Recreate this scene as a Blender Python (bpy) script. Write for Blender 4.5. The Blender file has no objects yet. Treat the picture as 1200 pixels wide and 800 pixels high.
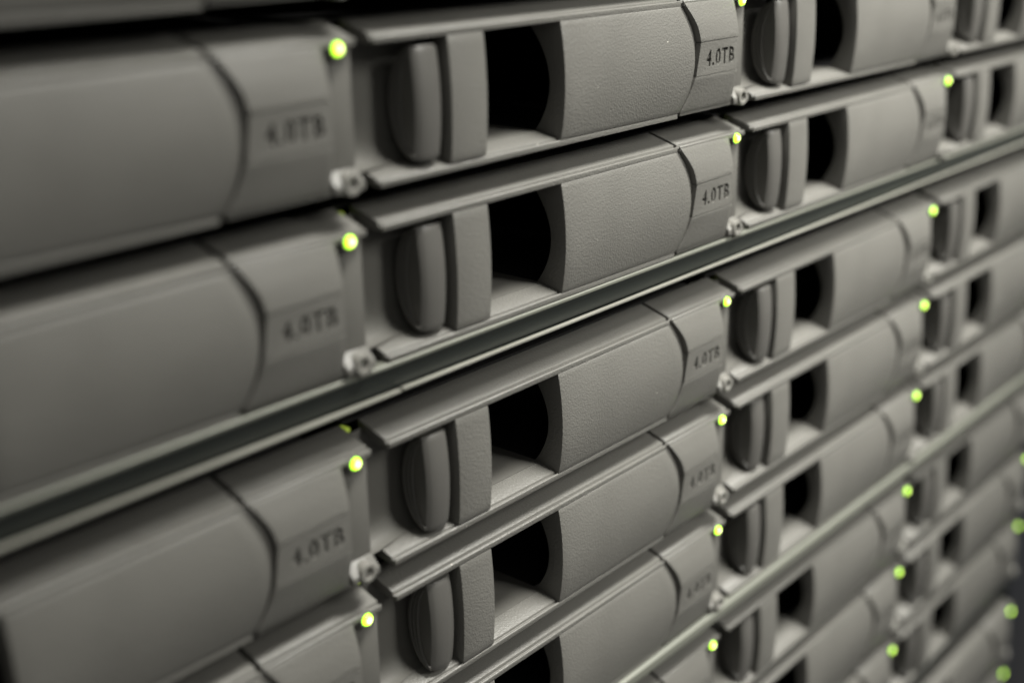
import bpy, bmesh, math, random
from mathutils import Matrix, Vector
random.seed(7)
S = 0.001                                   # everything below is written in millimetres
scene = bpy.context.scene
col = scene.collection

# ------------------------------------------------------------------ camera
cam_d = bpy.data.cameras.new('camera')
cam = bpy.data.objects.new('camera', cam_d)
col.objects.link(cam)
scene.camera = cam
CR = Vector((0.6530152413, -0.7571244896, -0.0182647710))
CD = Vector((-0.2560714218, -0.1980351141, -0.9461551250))
CF = Vector((0.7127401501, 0.6225308031, -0.3231978924))
CP = Vector((-118.65195, -136.33785, -8.38812)) * S
M = Matrix.Identity(4)
for i in range(3):
    M[i][0] = CR[i]; M[i][1] = -CD[i]; M[i][2] = -CF[i]; M[i][3] = CP[i]
cam.matrix_world = M
cam_d.sensor_fit = 'HORIZONTAL'
cam_d.sensor_width = 36.0
cam_d.lens = 1473.872 / 1200 * 36.0
cam_d.clip_start = 0.005
cam_d.clip_end = 50
cam_d.dof.use_dof = True
cam_d.dof.focus_distance = 0.235
cam_d.dof.aperture_fstop = 8.3

# ------------------------------------------------------------------ light of the server room and added fills
world = bpy.data.worlds.new('World')
scene.world = world
world.use_nodes = True
bg = world.node_tree.nodes['Background']
bg.inputs[0].default_value = (1.0, 0.98, 0.925, 1)
bg.inputs[1].default_value = 0.155


def area(name, loc, target, sx, sy, power, colour):
    d = bpy.data.lights.new(name, 'AREA')
    d.shape = 'RECTANGLE'; d.size = sx; d.size_y = sy
    d.energy = power; d.color = colour
    o = bpy.data.objects.new(name, d)
    o.location = loc
    o.rotation_euler = (Vector(target) - Vector(loc)).to_track_quat('-Z', 'Y').to_euler()
    col.objects.link(o)
    return o


lamp = area('ceiling_lamp', (0.27, -0.20, 0.55), (0.20, 0, -0.04), 0.35, 0.15, 2.15, (1.0, 0.978, 0.915))
lamp.data.spread = math.radians(58)
lamp = area('front_fill', (0.26, -0.50, 0.28), (0.21, 0, -0.04), 0.25, 0.20, 0.50, (1.0, 0.978, 0.915))  # added fill, narrowed to a pool that brightens the middle carriers
lamp.data.spread = math.radians(46)
area('left_fill', (-0.5, -0.8, 0.5), (0.12, 0, -0.06), 0.6, 0.6, 0.7, (1.0, 0.978, 0.915))  # added soft fill from the left front, not a known fixture

scene.view_settings.view_transform = 'Standard'
scene.view_settings.look = 'None'
scene.view_settings.gamma = 1
scene.view_settings.exposure = 0.0
scene.render.engine = 'CYCLES'


# ------------------------------------------------------------------ materials
def new_mat(name):
    m = bpy.data.materials.new(name)
    m.use_nodes = True
    nt = m.node_tree
    return m, nt, nt.nodes['Principled BSDF']


def plastic(name, colour, rough, bump=0.35, dust=True):
    m, nt, b = new_mat(name)
    N = nt.nodes.new; L = nt.links.new
    tc = N('ShaderNodeTexCoord')
    info = N('ShaderNodeObjectInfo')
    # moulded leather grain
    n1 = N('ShaderNodeTexNoise'); n1.inputs['Scale'].default_value = 2300; n1.inputs['Detail'].default_value = 3.0
    n1.inputs['Roughness'].default_value = 0.6
    L(tc.outputs['Object'], n1.inputs['Vector'])
    v1 = N('ShaderNodeTexVoronoi'); v1.inputs['Scale'].default_value = 2600
    L(tc.outputs['Object'], v1.inputs['Vector'])
    mix = N('ShaderNodeMath'); mix.operation = 'ADD'
    L(n1.outputs['Fac'], mix.inputs[0])
    mv = N('ShaderNodeMath'); mv.operation = 'MULTIPLY'; mv.inputs[1].default_value = 0.45
    L(v1.outputs['Distance'], mv.inputs[0]); L(mv.outputs[0], mix.inputs[1])
    bp = N('ShaderNodeBump'); bp.inputs['Strength'].default_value = bump; bp.inputs['Distance'].default_value = 0.00022
    L(mix.outputs[0], bp.inputs['Height'])
    L(bp.outputs['Normal'], b.inputs['Normal'])
    # soft unevenness of colour and gloss, specks of dust
    n2 = N('ShaderNodeTexNoise'); n2.inputs['Scale'].default_value = 60; n2.inputs['Detail'].default_value = 4
    L(tc.outputs['Object'], n2.inputs['Vector'])
    cr = N('ShaderNodeValToRGB')
    cr.color_ramp.elements[0].position = 0.3; cr.color_ramp.elements[1].position = 0.72
    cr.color_ramp.elements[0].color = (*[c * 0.93 for c in colour], 1)
    cr.color_ramp.elements[1].color = (*[c * 1.06 for c in colour], 1)
    L(n2.outputs['Fac'], cr.inputs['Fac'])
    last = cr.outputs['Color']
    if dust:
        add = N('ShaderNodeVectorMath'); add.operation = 'ADD'
        comb = N('ShaderNodeCombineXYZ')
        L(info.outputs['Random'], comb.inputs[0]); L(info.outputs['Random'], comb.inputs[2])
        L(tc.outputs['Object'], add.inputs[0]); L(comb.outputs[0], add.inputs[1])
        v2 = N('ShaderNodeTexVoronoi'); v2.inputs['Scale'].default_value = 190
        L(add.outputs[0], v2.inputs['Vector'])
        lt = N('ShaderNodeMath'); lt.operation = 'LESS_THAN'; lt.inputs[1].default_value = 0.024
        L(v2.outputs['Distance'], lt.inputs[0])
        sep = N('ShaderNodeSeparateColor')
        L(v2.outputs['Color'], sep.inputs[0])
        gt = N('ShaderNodeMath'); gt.operation = 'GREATER_THAN'; gt.inputs[1].default_value = 0.72
        L(sep.outputs[0], gt.inputs[0])
        mm = N('ShaderNodeMath'); mm.operation = 'MULTIPLY'
        L(lt.outputs[0], mm.inputs[0]); L(gt.outputs[0], mm.inputs[1])
        mx = N('ShaderNodeMix'); mx.data_type = 'RGBA'
        L(mm.outputs[0], mx.inputs[0]); L(last, mx.inputs[6])
        mx.inputs[7].default_value = (0.55, 0.53, 0.47, 1)
        last = mx.outputs[2]
    L(last, b.inputs['Base Color'])
    mr = N('ShaderNodeMapRange'); mr.inputs[3].default_value = rough - 0.05; mr.inputs[4].default_value = rough + 0.06
    L(n2.outputs['Fac'], mr.inputs[0]); L(mr.outputs[0], b.inputs['Roughness'])
    b.inputs['Specular IOR Level'].default_value = 0.48
    return m


GREY = (0.113, 0.111, 0.101)
m_plastic = plastic('grained_grey_plastic', GREY, 0.43, 0.48)
m_smooth = plastic('smooth_grey_plastic', (0.100, 0.098, 0.089), 0.42, 0.10, False)
m_latch = plastic('latch_plastic', (0.080, 0.078, 0.072), 0.36, 0.12, False)
m_ring = plastic('light_ring_plastic', (0.165, 0.162, 0.147), 0.32, 0.05, False)

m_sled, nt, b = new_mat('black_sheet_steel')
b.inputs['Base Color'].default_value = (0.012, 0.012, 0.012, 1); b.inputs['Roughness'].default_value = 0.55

m_shell, nt, b = new_mat('dark_coated_steel')
tc = nt.nodes.new('ShaderNodeTexCoord'); n = nt.nodes.new('ShaderNodeTexNoise'); n.inputs['Scale'].default_value = 45
n.inputs['Detail'].default_value = 5
nt.links.new(tc.outputs['Object'], n.inputs['Vector'])
cr = nt.nodes.new('ShaderNodeValToRGB')
cr.color_ramp.elements[0].color = (0.010, 0.0125, 0.011, 1); cr.color_ramp.elements[1].color = (0.017, 0.020, 0.018, 1)
nt.links.new(n.outputs['Fac'], cr.inputs['Fac']); nt.links.new(cr.outputs['Color'], b.inputs['Base Color'])
b.inputs['Roughness'].default_value = 0.5; b.inputs['Specular IOR Level'].default_value = 0.3

m_steel, nt, b = new_mat('bare_zinc_steel')
tc = nt.nodes.new('ShaderNodeTexCoord'); n = nt.nodes.new('ShaderNodeTexNoise'); n.inputs['Scale'].default_value = 160
n.inputs['Detail'].default_value = 5
mp = nt.nodes.new('ShaderNodeMapping'); mp.inputs['Scale'].default_value = (0.25, 1, 1)
nt.links.new(tc.outputs['Object'], mp.inputs['Vector']); nt.links.new(mp.outputs['Vector'], n.inputs['Vector'])
cr = nt.nodes.new('ShaderNodeValToRGB')
cr.color_ramp.elements[0].position = 0.3; cr.color_ramp.elements[1].position = 0.75
cr.color_ramp.elements[0].color = (0.26, 0.26, 0.225, 1); cr.color_ramp.elements[1].color = (0.38, 0.38, 0.335, 1)
nt.links.new(n.outputs['Fac'], cr.inputs['Fac']); nt.links.new(cr.outputs['Color'], b.inputs['Base Color'])
b.inputs['Metallic'].default_value = 0.45; b.inputs['Roughness'].default_value = 0.42

m_fold, nt, b = new_mat('dull_zinc_fold')
b.inputs['Base Color'].default_value = (0.135, 0.140, 0.118, 1); b.inputs['Roughness'].default_value = 0.5; b.inputs['Metallic'].default_value = 0.25

m_post, nt, b = new_mat('blue_black_rack_paint')
b.inputs['Base Color'].default_value = (0.012, 0.014, 0.020, 1); b.inputs['Roughness'].default_value = 0.5

# lit lens: hottest in the middle of the dome, yellow-green towards its rim
m_led, nt, b = new_mat('lit_green_lens')
tc = nt.nodes.new('ShaderNodeTexCoord')
vm = nt.nodes.new('ShaderNodeVectorMath'); vm.operation = 'MULTIPLY'; vm.inputs[1].default_value = (1, 0, 1)
nt.links.new(tc.outputs['Object'], vm.inputs[0])
ln = nt.nodes.new('ShaderNodeVectorMath'); ln.operation = 'LENGTH'
nt.links.new(vm.outputs[0], ln.inputs[0])
mr = nt.nodes.new('ShaderNodeMapRange'); mr.inputs[1].default_value = 0.0; mr.inputs[2].default_value = 0.00112
nt.links.new(ln.outputs['Value'], mr.inputs[0])
cr = nt.nodes.new('ShaderNodeValToRGB')
cr.color_ramp.elements[0].position = 0.22; cr.color_ramp.elements[0].color = (1.0, 1.0, 0.55, 1)
cr.color_ramp.elements[1].position = 0.95; cr.color_ramp.elements[1].color = (0.30, 0.80, 0.012, 1)
e = cr.color_ramp.elements.new(0.58); e.color = (0.62, 1.0, 0.03, 1)
nt.links.new(mr.outputs[0], cr.inputs['Fac'])
nt.links.new(cr.outputs['Color'], b.inputs['Emission Color'])
oi = nt.nodes.new('ShaderNodeObjectInfo')
mb = nt.nodes.new('ShaderNodeMapRange'); mb.inputs[3].default_value = 3.0; mb.inputs[4].default_value = 4.6
nt.links.new(oi.outputs['Random'], mb.inputs[0]); nt.links.new(mb.outputs[0], b.inputs['Emission Strength'])
b.inputs['Base Color'].default_value = (0.2, 0.4, 0.05, 1)
b.inputs['Roughness'].default_value = 0.2

m_pipe, nt, b = new_mat('glowing_light_pipe')
b.inputs['Base Color'].default_value = (0.30, 0.36, 0.10, 1)
b.inputs['Emission Color'].default_value = (0.55, 0.75, 0.05, 1); b.inputs['Emission Strength'].default_value = 0.35

m_off, nt, b = new_mat('unlit_amber_lens')
b.inputs['Base Color'].default_value = (0.035, 0.035, 0.018, 1); b.inputs['Roughness'].default_value = 0.25


# ------------------------------------------------------------------ mesh helpers (millimetres in, metres out)
ZB = 21.0          # a carrier's origin lies at its base, 21 mm under its status light


def finish(bm, name, mat, bevel=0.0, ang=35, seg=2):
    bmesh.ops.remove_doubles(bm, verts=bm.verts, dist=1e-4)
    bmesh.ops.recalc_face_normals(bm, faces=bm.faces)
    if bevel > 0:
        ed = [e for e in bm.edges if len(e.link_faces) == 2 and e.calc_face_angle(0) > math.radians(ang)]
        bmesh.ops.bevel(bm, geom=ed, offset=bevel, segments=seg, affect='EDGES', profile=0.5, clamp_overlap=True)
    for v in bm.verts:
        v.co = Vector((v.co.x, v.co.y, v.co.z + ZB)) * S
    me = bpy.data.meshes.new(name)
    bm.to_mesh(me); bm.free()
    me.materials.append(mat)
    for p in me.polygons:
        p.use_smooth = True
    me.set_sharp_from_angle(angle=math.radians(38))
    return me


def add_prism_x(bm, prof, x0, x1):
    """profile of (y, z) pairs swept along x"""
    a = [bm.verts.new((x0, y, z)) for y, z in prof]
    c = [bm.verts.new((x1, y, z)) for y, z in prof]
    n = len(prof)
    for i in range(n):
        bm.faces.new((a[i], a[(i + 1) % n], c[(i + 1) % n], c[i]))
    bm.faces.new(a[::-1]); bm.faces.new(c)


def add_box(bm, x0, x1, y0, y1, z0, z1):
    add_prism_x(bm, [(y0, z0), (y1, z0), (y1, z1), (y0, z1)], x0, x1)


def add_rod_y(bm, cx, cz, y0, y1, r0, r1=None, n=24, dome=0.0):
    """solid of revolution about the y direction"""
    r1 = r0 if r1 is None else r1
    rings = [(y1, r1), (y0 + dome, r0)]
    if dome:
        for k in range(1, 5):
            a = k / 5 * math.pi / 2
            rings.append((y0 + dome - dome * math.sin(a), r0 * math.cos(a)))
    vs = []
    for y, r in rings:
        vs.append([bm.verts.new((cx + r * math.cos(t * 2 * math.pi / n), y, cz + r * math.sin(t * 2 * math.pi / n))) for t in range(n)])
    for A, B in zip(vs[:-1], vs[1:]):
        for i in range(n):
            bm.faces.new((A[i], A[(i + 1) % n], B[(i + 1) % n], B[i]))
    bm.faces.new(vs[0]); bm.faces.new(vs[-1][::-1])


def add_tube_y(bm, cx, cz, y0, y1, ro, ri, n=24):
    L = []
    for r, y in ((ro, y0), (ro, y1), (ri, y1), (ri, y0)):
        L.append([bm.verts.new((cx + r * math.cos(t * 2 * math.pi / n), y, cz + r * math.sin(t * 2 * math.pi / n))) for t in range(n)])
    for k in range(4):
        A, B = L[k], L[(k + 1) % 4]
        for i in range(n):
            bm.faces.new((A[i], A[(i + 1) % n], B[(i + 1) % n], B[i]))


def add_shell(bm, xl, xr, z0, z1, yf, bl, br, nx=14, nz=22, back=1.4):
    """curved front sheet between edges xl(z) and xr(z), with side walls back to bl(z) and br(z)"""
    zs = [z0 + (z1 - z0) * j / nz for j in range(nz + 1)]
    F = []; Bk = []
    for z in zs:
        F.append([bm.verts.new((xl(z) + (xr(z) - xl(z)) * i / nx, yf(z, i / nx), z)) for i in range(nx + 1)])
    lw = [bm.verts.new((xl(z), bl(z), z)) for z in zs]
    li = [bm.verts.new((xl(z) + 1.0, bl(z), z)) for z in zs]
    lf = [bm.verts.new((xl(z) + 1.0, yf(z, 0) + back, z)) for z in zs]
    rw = [bm.verts.new((xr(z), br(z), z)) for z in zs]
    ri = [bm.verts.new((xr(z) - 1.0, br(z), z)) for z in zs]
    rf = [bm.verts.new((xr(z) - 1.0, yf(z, 1) + back, z)) for z in zs]
    for j in range(nz):
        for i in range(nx):
            bm.faces.new((F[j][i], F[j][i + 1], F[j + 1][i + 1], F[j + 1][i]))
        for A, B in ((lw, [r[0] for r in F]), (li, lw), (lf, li), (rf, lf), (ri, rf), (rw, ri), ([r[-1] for r in F], rw)):
            bm.faces.new((A[j], B[j], B[j + 1], A[j + 1]))
    for j in (0, nz):
        bm.faces.new(F[j] + [rw[j], ri[j], rf[j], lf[j], li[j], lw[j]])


# ------------------------------------------------------------------ one carrier: shared meshes
Q = 108.0282       # column pitch
PITCH = 27.58258   # row pitch


def bulge(z, b=1.7):
    return -b * (1 - ((z + 10.0) / 10.6) ** 2)


def seam(z):
    return 85.4 + 3.9 * max(0.0, 1 - ((z + 10.4) / 10.9) ** 2)


def arc_back(z):
    return 2.5 + (z + 10.3) ** 2 / 21.0


def smooth(a, b, t):
    t = min(1, max(0, (t - a) / (b - a)))
    return t * t * (3 - 2 * t)


TOP = [(0.0, 0.05), (0.0, 0.92), (0.18, 1.08), (0.34, 1.08), (0.44, 0.62), (0.92, 0.68), (1.0, 1.34), (7.2, 3.3), (7.2, 1.2), (2.2, 0.05)]
BOT = [(0.0, -20.95), (0.0, -20.08), (0.16, -19.92), (0.34, -19.9), (0.42, -20.22), (0.84, -20.16), (0.92, -19.7), (4.6, -18.6), (4.6, -20.6), (1.2, -21.0)]

parts = {}
bm = bmesh.new()
add_shell(bm, lambda z: 49.9, seam, -19.95, 0.08, lambda z, s: 0.12 + bulge(z, 1.15 + 0.55 * s), arc_back, lambda z: 3.2)
parts['lever'] = finish(bm, 'lever', m_plastic, 0.16, 50)

bm = bmesh.new(); add_prism_x(bm, TOP, 7.0, 86.3)
parts['upper_flange'] = finish(bm, 'upper_flange', m_plastic, 0.06, 40)
bm = bmesh.new(); add_prism_x(bm, BOT, 7.0, 86.0)
parts['lower_flange'] = finish(bm, 'lower_flange', m_plastic, 0.06, 40)

bm = bmesh.new()
prof = [(0.05 + bulge(z, 0.65), z) for z in [-19.7 + 19.7 * k / 14 for k in range(15)]]
prof += [(3.6, 0.0), (3.6, -19.7)]
add_prism_x(bm, prof, 22.3, 30.6)
parts['grip_bar'] = finish(bm, 'grip_bar', m_plastic, 0.22, 40)

# latch: a half disc with its round side sunk into the recess
bm = bmesh.new()
zc, hh = -9.75, 8.75
prof = []
for k in range(17):
    z = zc - hh + 2 * hh * k / 16
    prof.append((0.35 - 0.75 * (1 - ((z - zc) / hh) ** 2), z))
for k in range(1, 16):
    a = math.pi / 2 - math.pi * k / 16
    prof.append((0.9 + 5.6 * math.cos(a), zc + (hh + 0.1) * math.sin(a)))
secs = []
for k in range(13):
    x = 15.2 + 5.9 * k / 12
    t = (x - 17.9) / 2.95
    d = 0.85 * abs(t) ** 2.4 + (0.25 if k in (0, 12) else 0.0)
    zs_ = 1 - 0.03 * abs(t) ** 3
    secs.append([bm.verts.new((x, y + (d if i < 17 else 0.0), zc + (z - zc) * zs_)) for i, (y, z) in enumerate(prof)])
for A, B in zip(secs[:-1], secs[1:]):
    for i in range(len(prof)):
        bm.faces.new((A[i], A[(i + 1) % len(prof)], B[(i + 1) % len(prof)], B[i]))
bm.faces.new(secs[0][::-1]); bm.faces.new(secs[-1])
parts['latch_button'] = finish(bm, 'latch_button', m_latch, 0.25, 50, 2)
for n_, rr in enumerate((0.88, 0.70, 0.52)):
    bm = bmesh.new()
    ring = []
    for k in range(19):
        a = math.pi / 2 - math.pi * k / 18
        rw_, rz_ = 5.3 * rr, hh * (0.84 + 0.1 * rr)
        ring.append([(1.0 + (rw_ + d) * math.cos(a), zc + (rz_ + d) * math.sin(a)) for d in (-0.26, 0.26)])
    for A, B in zip(ring[:-1], ring[1:]):
        fr = [(15.25, *A[0]), (15.25, *A[1]), (15.25, *B[1]), (15.25, *B[0])]
        to = [(14.9, A[0][0] * .7 + A[1][0] * .3, A[0][1] * .7 + A[1][1] * .3), (14.9, A[0][0] * .3 + A[1][0] * .7, A[0][1] * .3 + A[1][1] * .7),
              (14.9, B[0][0] * .3 + B[1][0] * .7, B[0][1] * .3 + B[1][1] * .7), (14.9, B[0][0] * .7 + B[1][0] * .3, B[0][1] * .7 + B[1][1] * .3)]
        f = [bm.verts.new(c) for c in fr]; t = [bm.verts.new(c) for c in to]
        bm.faces.new(t); bm.faces.new((f[0], t[0], t[3], f[3])); bm.faces.new((f[1], f[2], t[2], t[1]))
    parts['ridge%d' % n_] = finish(bm, 'ridge', m_latch)

# end cap, split by the label band
ZT, ZL = -6.9, -13.2


def cap_left(z):
    return seam(z) + 0.45 + 1.55 * smooth(-15, -3, z)


def cap_front(z, s):
    return 0.1 + bulge(z, 1.7) - 0.60 * smooth(-17, -9, z) * (1 - smooth(-4, 1.0, z) * 0.7) * (1 - 0.8 * s)


bm = bmesh.new()
add_shell(bm, cap_left, lambda z: 105.0, ZT + 0.14, 0.6, cap_front, lambda z: 2.2, lambda z: 3, nx=10, nz=9)
add_shell(bm, cap_left, lambda z: 105.0, -19.95, ZL - 0.14, cap_front, lambda z: 2.2, lambda z: 3, nx=10, nz=9)
add_box(bm, 89.6, 104.5, 0.4, 2.0, ZL - 0.5, ZT + 0.5)
add_shell(bm, lambda z: seam(z) + 0.03, lambda z: cap_left(z) + 0.35, -19.9, 0.04, lambda z, s: 0.8 + bulge(z), lambda z: 2.2, lambda z: 2.0, nx=2, nz=20, back=0.5)
parts['end_cap'] = finish(bm, 'end_cap', m_plastic, 0.14, 50)
bm = bmesh.new(); add_prism_x(bm, TOP, 87.3, Q + 3.4)
parts['cap_upper_flange'] = finish(bm, 'cap_upper_flange', m_plastic, 0.06, 40)
bm = bmesh.new(); add_prism_x(bm, [(y + 0.1, z + 0.35) for y, z in BOT], 87.0, Q + 3.6)
parts['cap_lower_flange'] = finish(bm, 'cap_lower_flange', m_smooth, 0.06, 40)

# label plate with engraved capacity
bm = bmesh.new()
v = []
for z, x in ((ZL, cap_left(ZL)), (ZT, cap_left(ZT))):
    v.append([bm.verts.new(c) for c in ((x, cap_front(z, 0), z), (104.98, cap_front(z, 1), z), (104.98, 0.35, z), (x, 0.35, z))])
for i in range(4):
    bm.faces.new((v[0][i], v[0][(i + 1) % 4], v[1][(i + 1) % 4], v[1][i]))
bm.faces.new(v[0][::-1]); bm.faces.new(v[1])
bmesh.ops.recalc_face_normals(bm, faces=bm.faces)
me_plate = bpy.data.meshes.new('label_plate'); bm.to_mesh(me_plate); bm.free()
me_plate.materials.append(m_plastic)
plate = bpy.data.objects.new('plate_cut', me_plate); col.objects.link(plate)
cu = bpy.data.curves.new('capacity', 'FONT')
cu.body = '4.0TB'; cu.size = 3.55; cu.extrude = 0.5; cu.offset = 0.095; cu.space_character = 1.2
txt = bpy.data.objects.new('capacity_cutter', cu); col.objects.link(txt)
bpy.context.view_layer.update()
dg = bpy.context.evaluated_depsgraph_get()
tm = bpy.data.meshes.new_from_object(txt.evaluated_get(dg))
xs = [vv.co.x for vv in tm.vertices]; ys = [vv.co.y for vv in tm.vertices]
wx = 10.6 / (max(xs) - min(xs)); wy = 3.2 / (max(ys) - min(ys))
for vv in tm.vertices:
    x = (vv.co.x - min(xs)) * wx + 92.9
    z = (vv.co.y - min(ys)) * wy - 11.7
    t_ = (z - ZL) / (ZT - ZL)
    xl_ = cap_left(ZL) + (cap_left(ZT) - cap_left(ZL)) * t_
    s_ = (x - xl_) / (104.98 - xl_)
    y0_ = cap_front(ZL, s_) + (cap_front(ZT, s_) - cap_front(ZL, s_)) * t_
    vv.co = (x, y0_ + (0.85 if vv.co.z < 0 else -0.6), z)
bt = bmesh.new(); bt.from_mesh(tm); bmesh.ops.remove_doubles(bt, verts=bt.verts, dist=1e-4)
bmesh.ops.recalc_face_normals(bt, faces=bt.faces); bt.to_mesh(tm); bt.free()
cutter = bpy.data.objects.new('cutter', tm); col.objects.link(cutter)
md = plate.modifiers.new('engrave', 'BOOLEAN'); md.operation = 'DIFFERENCE'; md.object = cutter; md.solver = 'EXACT'
md.use_self = True
bpy.context.view_layer.update()
dg = bpy.context.evaluated_depsgraph_get()
me = bpy.data.meshes.new_from_object(plate.evaluated_get(dg)); me.name = 'label_plate'
for vv in me.vertices:
    vv.co = Vector((vv.co.x, vv.co.y, vv.co.z + ZB)) * S
for p in me.polygons:
    p.use_smooth = False
parts['label_plate'] = me
for o in (plate, txt, cutter):
    bpy.data.objects.remove(o)

# strip between two carriers, its lights
bm = bmesh.new(); add_box(bm, 105.25, Q + 3.5, 1.3, 9.0, -19.4, 0.0)
parts['divider_strip'] = finish(bm, 'divider_strip', m_smooth, 0.35, 40)
bm = bmesh.new(); add_tube_y(bm, Q, -0.15, -0.15, 2.5, 1.45, 1.02)
parts['light_ring'] = finish(bm, 'light_ring', m_smooth, 0.1, 40)
ZB, keep = 0.0, ZB
bm = bmesh.new(); add_rod_y(bm, 0, 0, -0.85, 2.0, 1.0, dome=0.8)
parts['status_light'] = finish(bm, 'status_light', m_led)
ZB = keep
bm = bmesh.new(); add_rod_y(bm, Q + 5.0, 1.9, 7.0, 8.6, 0.45)
parts['light_pipe'] = finish(bm, 'light_pipe', m_pipe)
bm = bmesh.new(); add_tube_y(bm, Q + 0.6, -19.35, -1.1, 1.8, 1.7, 0.85)
parts['fault_light_ring'] = finish(bm, 'fault_light_ring', m_ring, 0.2, 40)
bm = bmesh.new(); add_rod_y(bm, Q + 0.6, -19.35, -0.6, 1.6, 0.84)
parts['fault_light'] = finish(bm, 'fault_light', m_off)
# sloped foot the lower ring sits on
bm = bmesh.new(); add_prism_x(bm, [(-0.7, -20.5), (-0.7, -19.3), (1.25, -17.3), (1.25, -20.5)], Q - 2.5, Q + 3.3)
parts['strip_foot'] = finish(bm, 'strip_foot', m_plastic, 0.15, 30)

# finger recess behind the latch and pocket floor behind the bar
bm = bmesh.new()


def yback(x):
    return 5.9 + 1.7 * smooth(3, 16, x)


xs_ = [3.5 + (23.0 - 3.5) * k / 14 for k in range(15)]
rows_ = []
for x in xs_:
    yb = yback(x); r = 3.6
    pr = [(yb, 2.0), (yb, -8.0), (yb, -18.6 + r)]
    for k in range(1, 7):
        a = math.pi / 2 * k / 6
        pr.append((yb - r + r * math.cos(a), -18.6 + r - r * math.sin(a)))
    pr.append((4.72, -18.6)); pr.append((3.2, -19.15))
    rows_.append([bm.verts.new((x, y, z)) for y, z in pr])
for A, B in zip(rows_[:-1], rows_[1:]):
    for i in range(len(A) - 1):
        bm.faces.new((A[i], A[i + 1], B[i + 1], B[i]))
add_box(bm, 23.0, 49.85, 4.62, 20.0, -19.6, -18.6)
add_box(bm, 22.2, 23.0, 8.5, 20.0, -19.0, 2.0)
parts['recess_shell'] = finish(bm, 'recess_shell', m_smooth)

# black drive body behind the front; near-black puts the hollow's shade into colour
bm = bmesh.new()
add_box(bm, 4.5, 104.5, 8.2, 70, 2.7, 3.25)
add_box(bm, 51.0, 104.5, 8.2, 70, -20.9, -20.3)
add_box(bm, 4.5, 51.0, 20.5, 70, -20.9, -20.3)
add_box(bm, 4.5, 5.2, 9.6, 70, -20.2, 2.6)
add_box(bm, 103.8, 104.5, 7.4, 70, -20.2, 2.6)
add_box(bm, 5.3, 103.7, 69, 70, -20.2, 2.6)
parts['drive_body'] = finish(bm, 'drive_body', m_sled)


def child(name, me, parent, loc=(0, 0, 0)):
    o = bpy.data.objects.new(name, me)
    col.objects.link(o)
    o.parent = parent
    o.location = loc
    return o


def carrier(loc, label, lit=True):
    root = bpy.data.objects.new('hard_drive_carrier', None)
    root.empty_display_size = 0.01
    col.objects.link(root)
    root.location = loc
    root['label'] = label; root['category'] = 'drive carrier'; root['group'] = 'drive carriers in the disk shelves'
    jy, jl, jz = random.uniform(-0.18, 0.18), random.uniform(-0.3, 0.25), random.uniform(-0.10, 0.10)
    lev = child('lever', parts['lever'], root, (0, jy * S, 0))
    lev.rotation_euler = (0, 0, random.uniform(-0.0022, 0.0022))
    child('upper_flange', parts['upper_flange'], lev)
    child('lower_flange', parts['lower_flange'], lev)
    child('grip_bar', parts['grip_bar'], lev)
    lat = child('latch_button', parts['latch_button'], root, (0, jl * S, jz * S))
    for k in range(3):
        child('ridge', parts['ridge%d' % k], lat)
    cap = child('end_cap', parts['end_cap'], root)
    lp = child('label_plate', parts['label_plate'], cap)
    lp['label'] = 'raised band engraved 4.0TB'
    child('upper_flange', parts['cap_upper_flange'], cap)
    child('lower_flange', parts['cap_lower_flange'], cap)
    st = child('divider_strip', parts['divider_strip'], root)
    child('strip_foot', parts['strip_foot'], st)
    lr = child('light_ring', parts['light_ring'], root)
    sl = child('status_light', parts['status_light'], lr, (Q * S, 0, (ZB - 0.15) * S))
    sl['label'] = 'glowing yellow-green status light'
    child('light_pipe', parts['light_pipe'], lr)
    fr = child('fault_light_ring', parts['fault_light_ring'], root)
    fl = child('fault_light', parts['fault_light'], fr)
    fl['label'] = 'unlit round light'
    child('recess_shell', parts['recess_shell'], root)
    child('drive_body', parts['drive_body'], root)
    return root


# ------------------------------------------------------------------ shelves
OFF = [(0.893, -0.591, 1.651), (0, 0, 0), (0.020, 0.211, 3.149), (0.451, -0.889, 0.695)]
SHELF = 88.9
SN = ['top shelf', 'second shelf', 'third shelf', 'lowest shelf']
RN = ['top row', 'middle row', 'bottom row']
CN = ['leftmost', 'second from the left', 'third from the left', 'rightmost']


def mesh_part(name, mat, parent, fn, bevel=0.0):
    global ZB
    keep, ZB = ZB, 0.0
    bm = bmesh.new(); fn(bm)
    me = finish(bm, name, mat, bevel, 35)
    ZB = keep
    return child(name, me, parent)


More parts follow.
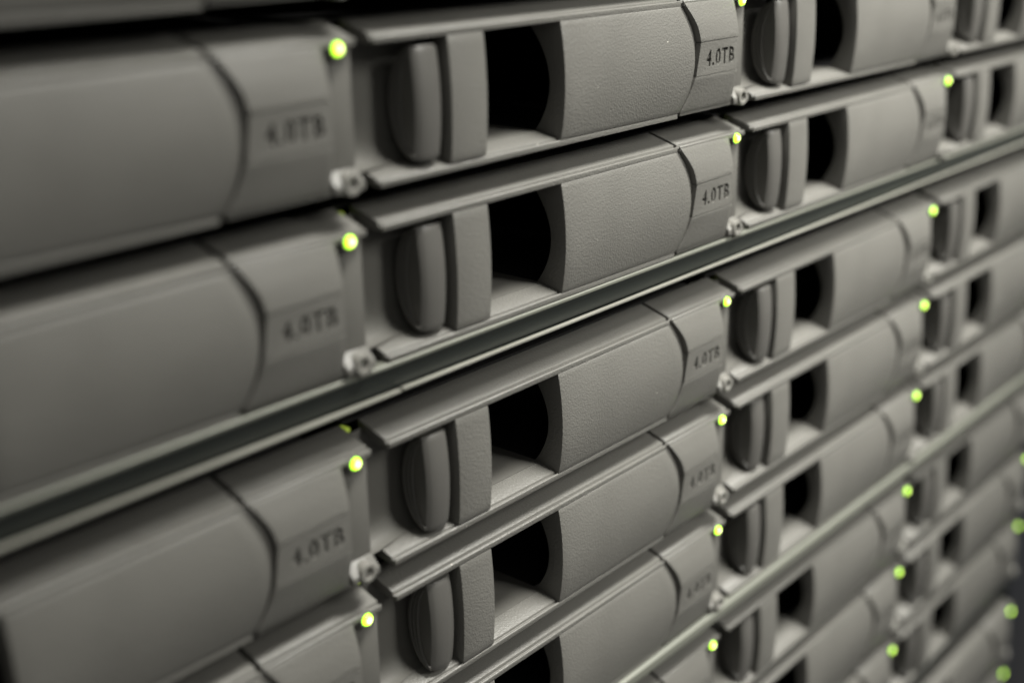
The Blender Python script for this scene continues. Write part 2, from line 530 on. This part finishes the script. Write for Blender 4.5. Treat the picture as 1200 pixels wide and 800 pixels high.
def shelf(si, label, rail):
    ox, oy, oz = OFF[si]
    zb = -si * SHELF - 2 * PITCH + oz - 21.0          # underside of the lowest carrier row
    zt = -si * SHELF + oz + 4.6
    root = bpy.data.objects.new('disk_shelf', None)
    root.empty_display_size = 0.02
    col.objects.link(root)
    root.location = (ox * S, oy * S, zb * S)
    root['label'] = label; root['category'] = 'disk shelf'; root['group'] = 'disk shelves stacked in the rack'
    x0, x1 = -Q - 3.0, 3 * Q + 4.2
    H = zt - zb
    if rail == 'deep':
        mesh_part('front_rail', m_shell, root, lambda b: add_prism_x(b, [(0.35, -1.0), (0.7, -4.75), (1.1, -4.8), (2.4, -1.0)], x0, x1), 0.1)
        mesh_part('upper_fold', m_fold, root, lambda b: add_prism_x(b, [(-0.1, -0.3), (-0.15, -0.75), (0.05, -0.95), (2.4, -0.95), (2.4, -0.15), (0.1, -0.15)], x0, x1), 0.08)
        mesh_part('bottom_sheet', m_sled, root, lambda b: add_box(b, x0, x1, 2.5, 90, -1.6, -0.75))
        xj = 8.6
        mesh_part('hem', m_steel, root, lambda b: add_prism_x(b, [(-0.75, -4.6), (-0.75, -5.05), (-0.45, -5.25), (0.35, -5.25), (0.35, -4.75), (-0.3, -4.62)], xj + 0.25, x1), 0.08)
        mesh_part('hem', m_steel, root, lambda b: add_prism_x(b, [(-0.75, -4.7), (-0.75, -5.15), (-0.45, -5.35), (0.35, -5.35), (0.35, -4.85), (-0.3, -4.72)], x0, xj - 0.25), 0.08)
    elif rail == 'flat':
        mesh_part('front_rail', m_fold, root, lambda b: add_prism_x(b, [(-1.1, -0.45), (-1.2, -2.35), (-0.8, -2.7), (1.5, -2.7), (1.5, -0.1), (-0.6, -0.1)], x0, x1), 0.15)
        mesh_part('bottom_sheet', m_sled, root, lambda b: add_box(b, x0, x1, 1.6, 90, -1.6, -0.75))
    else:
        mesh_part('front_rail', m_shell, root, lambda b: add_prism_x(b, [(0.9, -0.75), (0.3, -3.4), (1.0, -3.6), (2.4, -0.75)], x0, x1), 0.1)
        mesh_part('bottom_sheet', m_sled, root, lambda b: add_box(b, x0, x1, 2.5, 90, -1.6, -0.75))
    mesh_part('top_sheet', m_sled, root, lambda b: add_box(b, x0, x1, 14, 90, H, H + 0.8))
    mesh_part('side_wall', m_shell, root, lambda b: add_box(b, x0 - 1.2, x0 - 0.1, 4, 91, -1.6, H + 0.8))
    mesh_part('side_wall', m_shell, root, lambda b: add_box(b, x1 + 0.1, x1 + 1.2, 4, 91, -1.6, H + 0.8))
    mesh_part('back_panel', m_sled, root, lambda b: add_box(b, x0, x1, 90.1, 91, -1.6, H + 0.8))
    return root


shelf(0, 'disk shelf at the top with dark base rail and bright lower edge', 'deep')
shelf(1, 'second disk shelf down, above the wide pale metal strip', 'flat')
shelf(2, 'third disk shelf down, below the wide pale metal strip', 'dark')
shelf(3, 'lowest disk shelf in the bottom right corner', 'dark')

# ------------------------------------------------------------------ carriers that the picture shows
SEEN = {-1: (0, 1), 0: (0, 1, 2, 3), 1: (0, 1, 2, 3), 2: (0, 1, 2, 3), 3: (0, 1, 2, 3), 4: (0, 1, 2, 3), 5: (1, 2, 3), 6: (1, 2, 3), 7: (2, 3), 8: (2, 3), 9: (3,)}
for r, cs in SEEN.items():
    si, ri = (r + 1) // 3, (r + 1) % 3
    ox, oy, oz = OFF[si]
    for c in cs:
        j = [random.uniform(-0.12, 0.12) for _ in range(3)]
        x = (c - 1) * Q + ox + j[0]
        y = oy + j[1]
        z = -si * SHELF - ri * PITCH + oz - ZB + j[2]
        lab = 'grey carrier marked 4.0TB, %s of the %s, %s' % (RN[ri], SN[si], CN[c])
        carrier((x * S, y * S, z * S), lab)

# ------------------------------------------------------------------ rack post beyond the right end of the shelves
post = bpy.data.objects.new('rack_post', None)
col.objects.link(post)
post.location = ((3 * Q + 8) * S, 0, -0.36)
post['label'] = 'blue-black rack post at the right end of the shelves'; post['category'] = 'rack post'
mesh_part('front_flange', m_post, post, lambda b: add_box(b, 0, 62, 3, 5, 0, 420), 0.3)
mesh_part('side_flange', m_post, post, lambda b: add_box(b, 0, 2, 5.1, 90, 0, 420), 0.3)
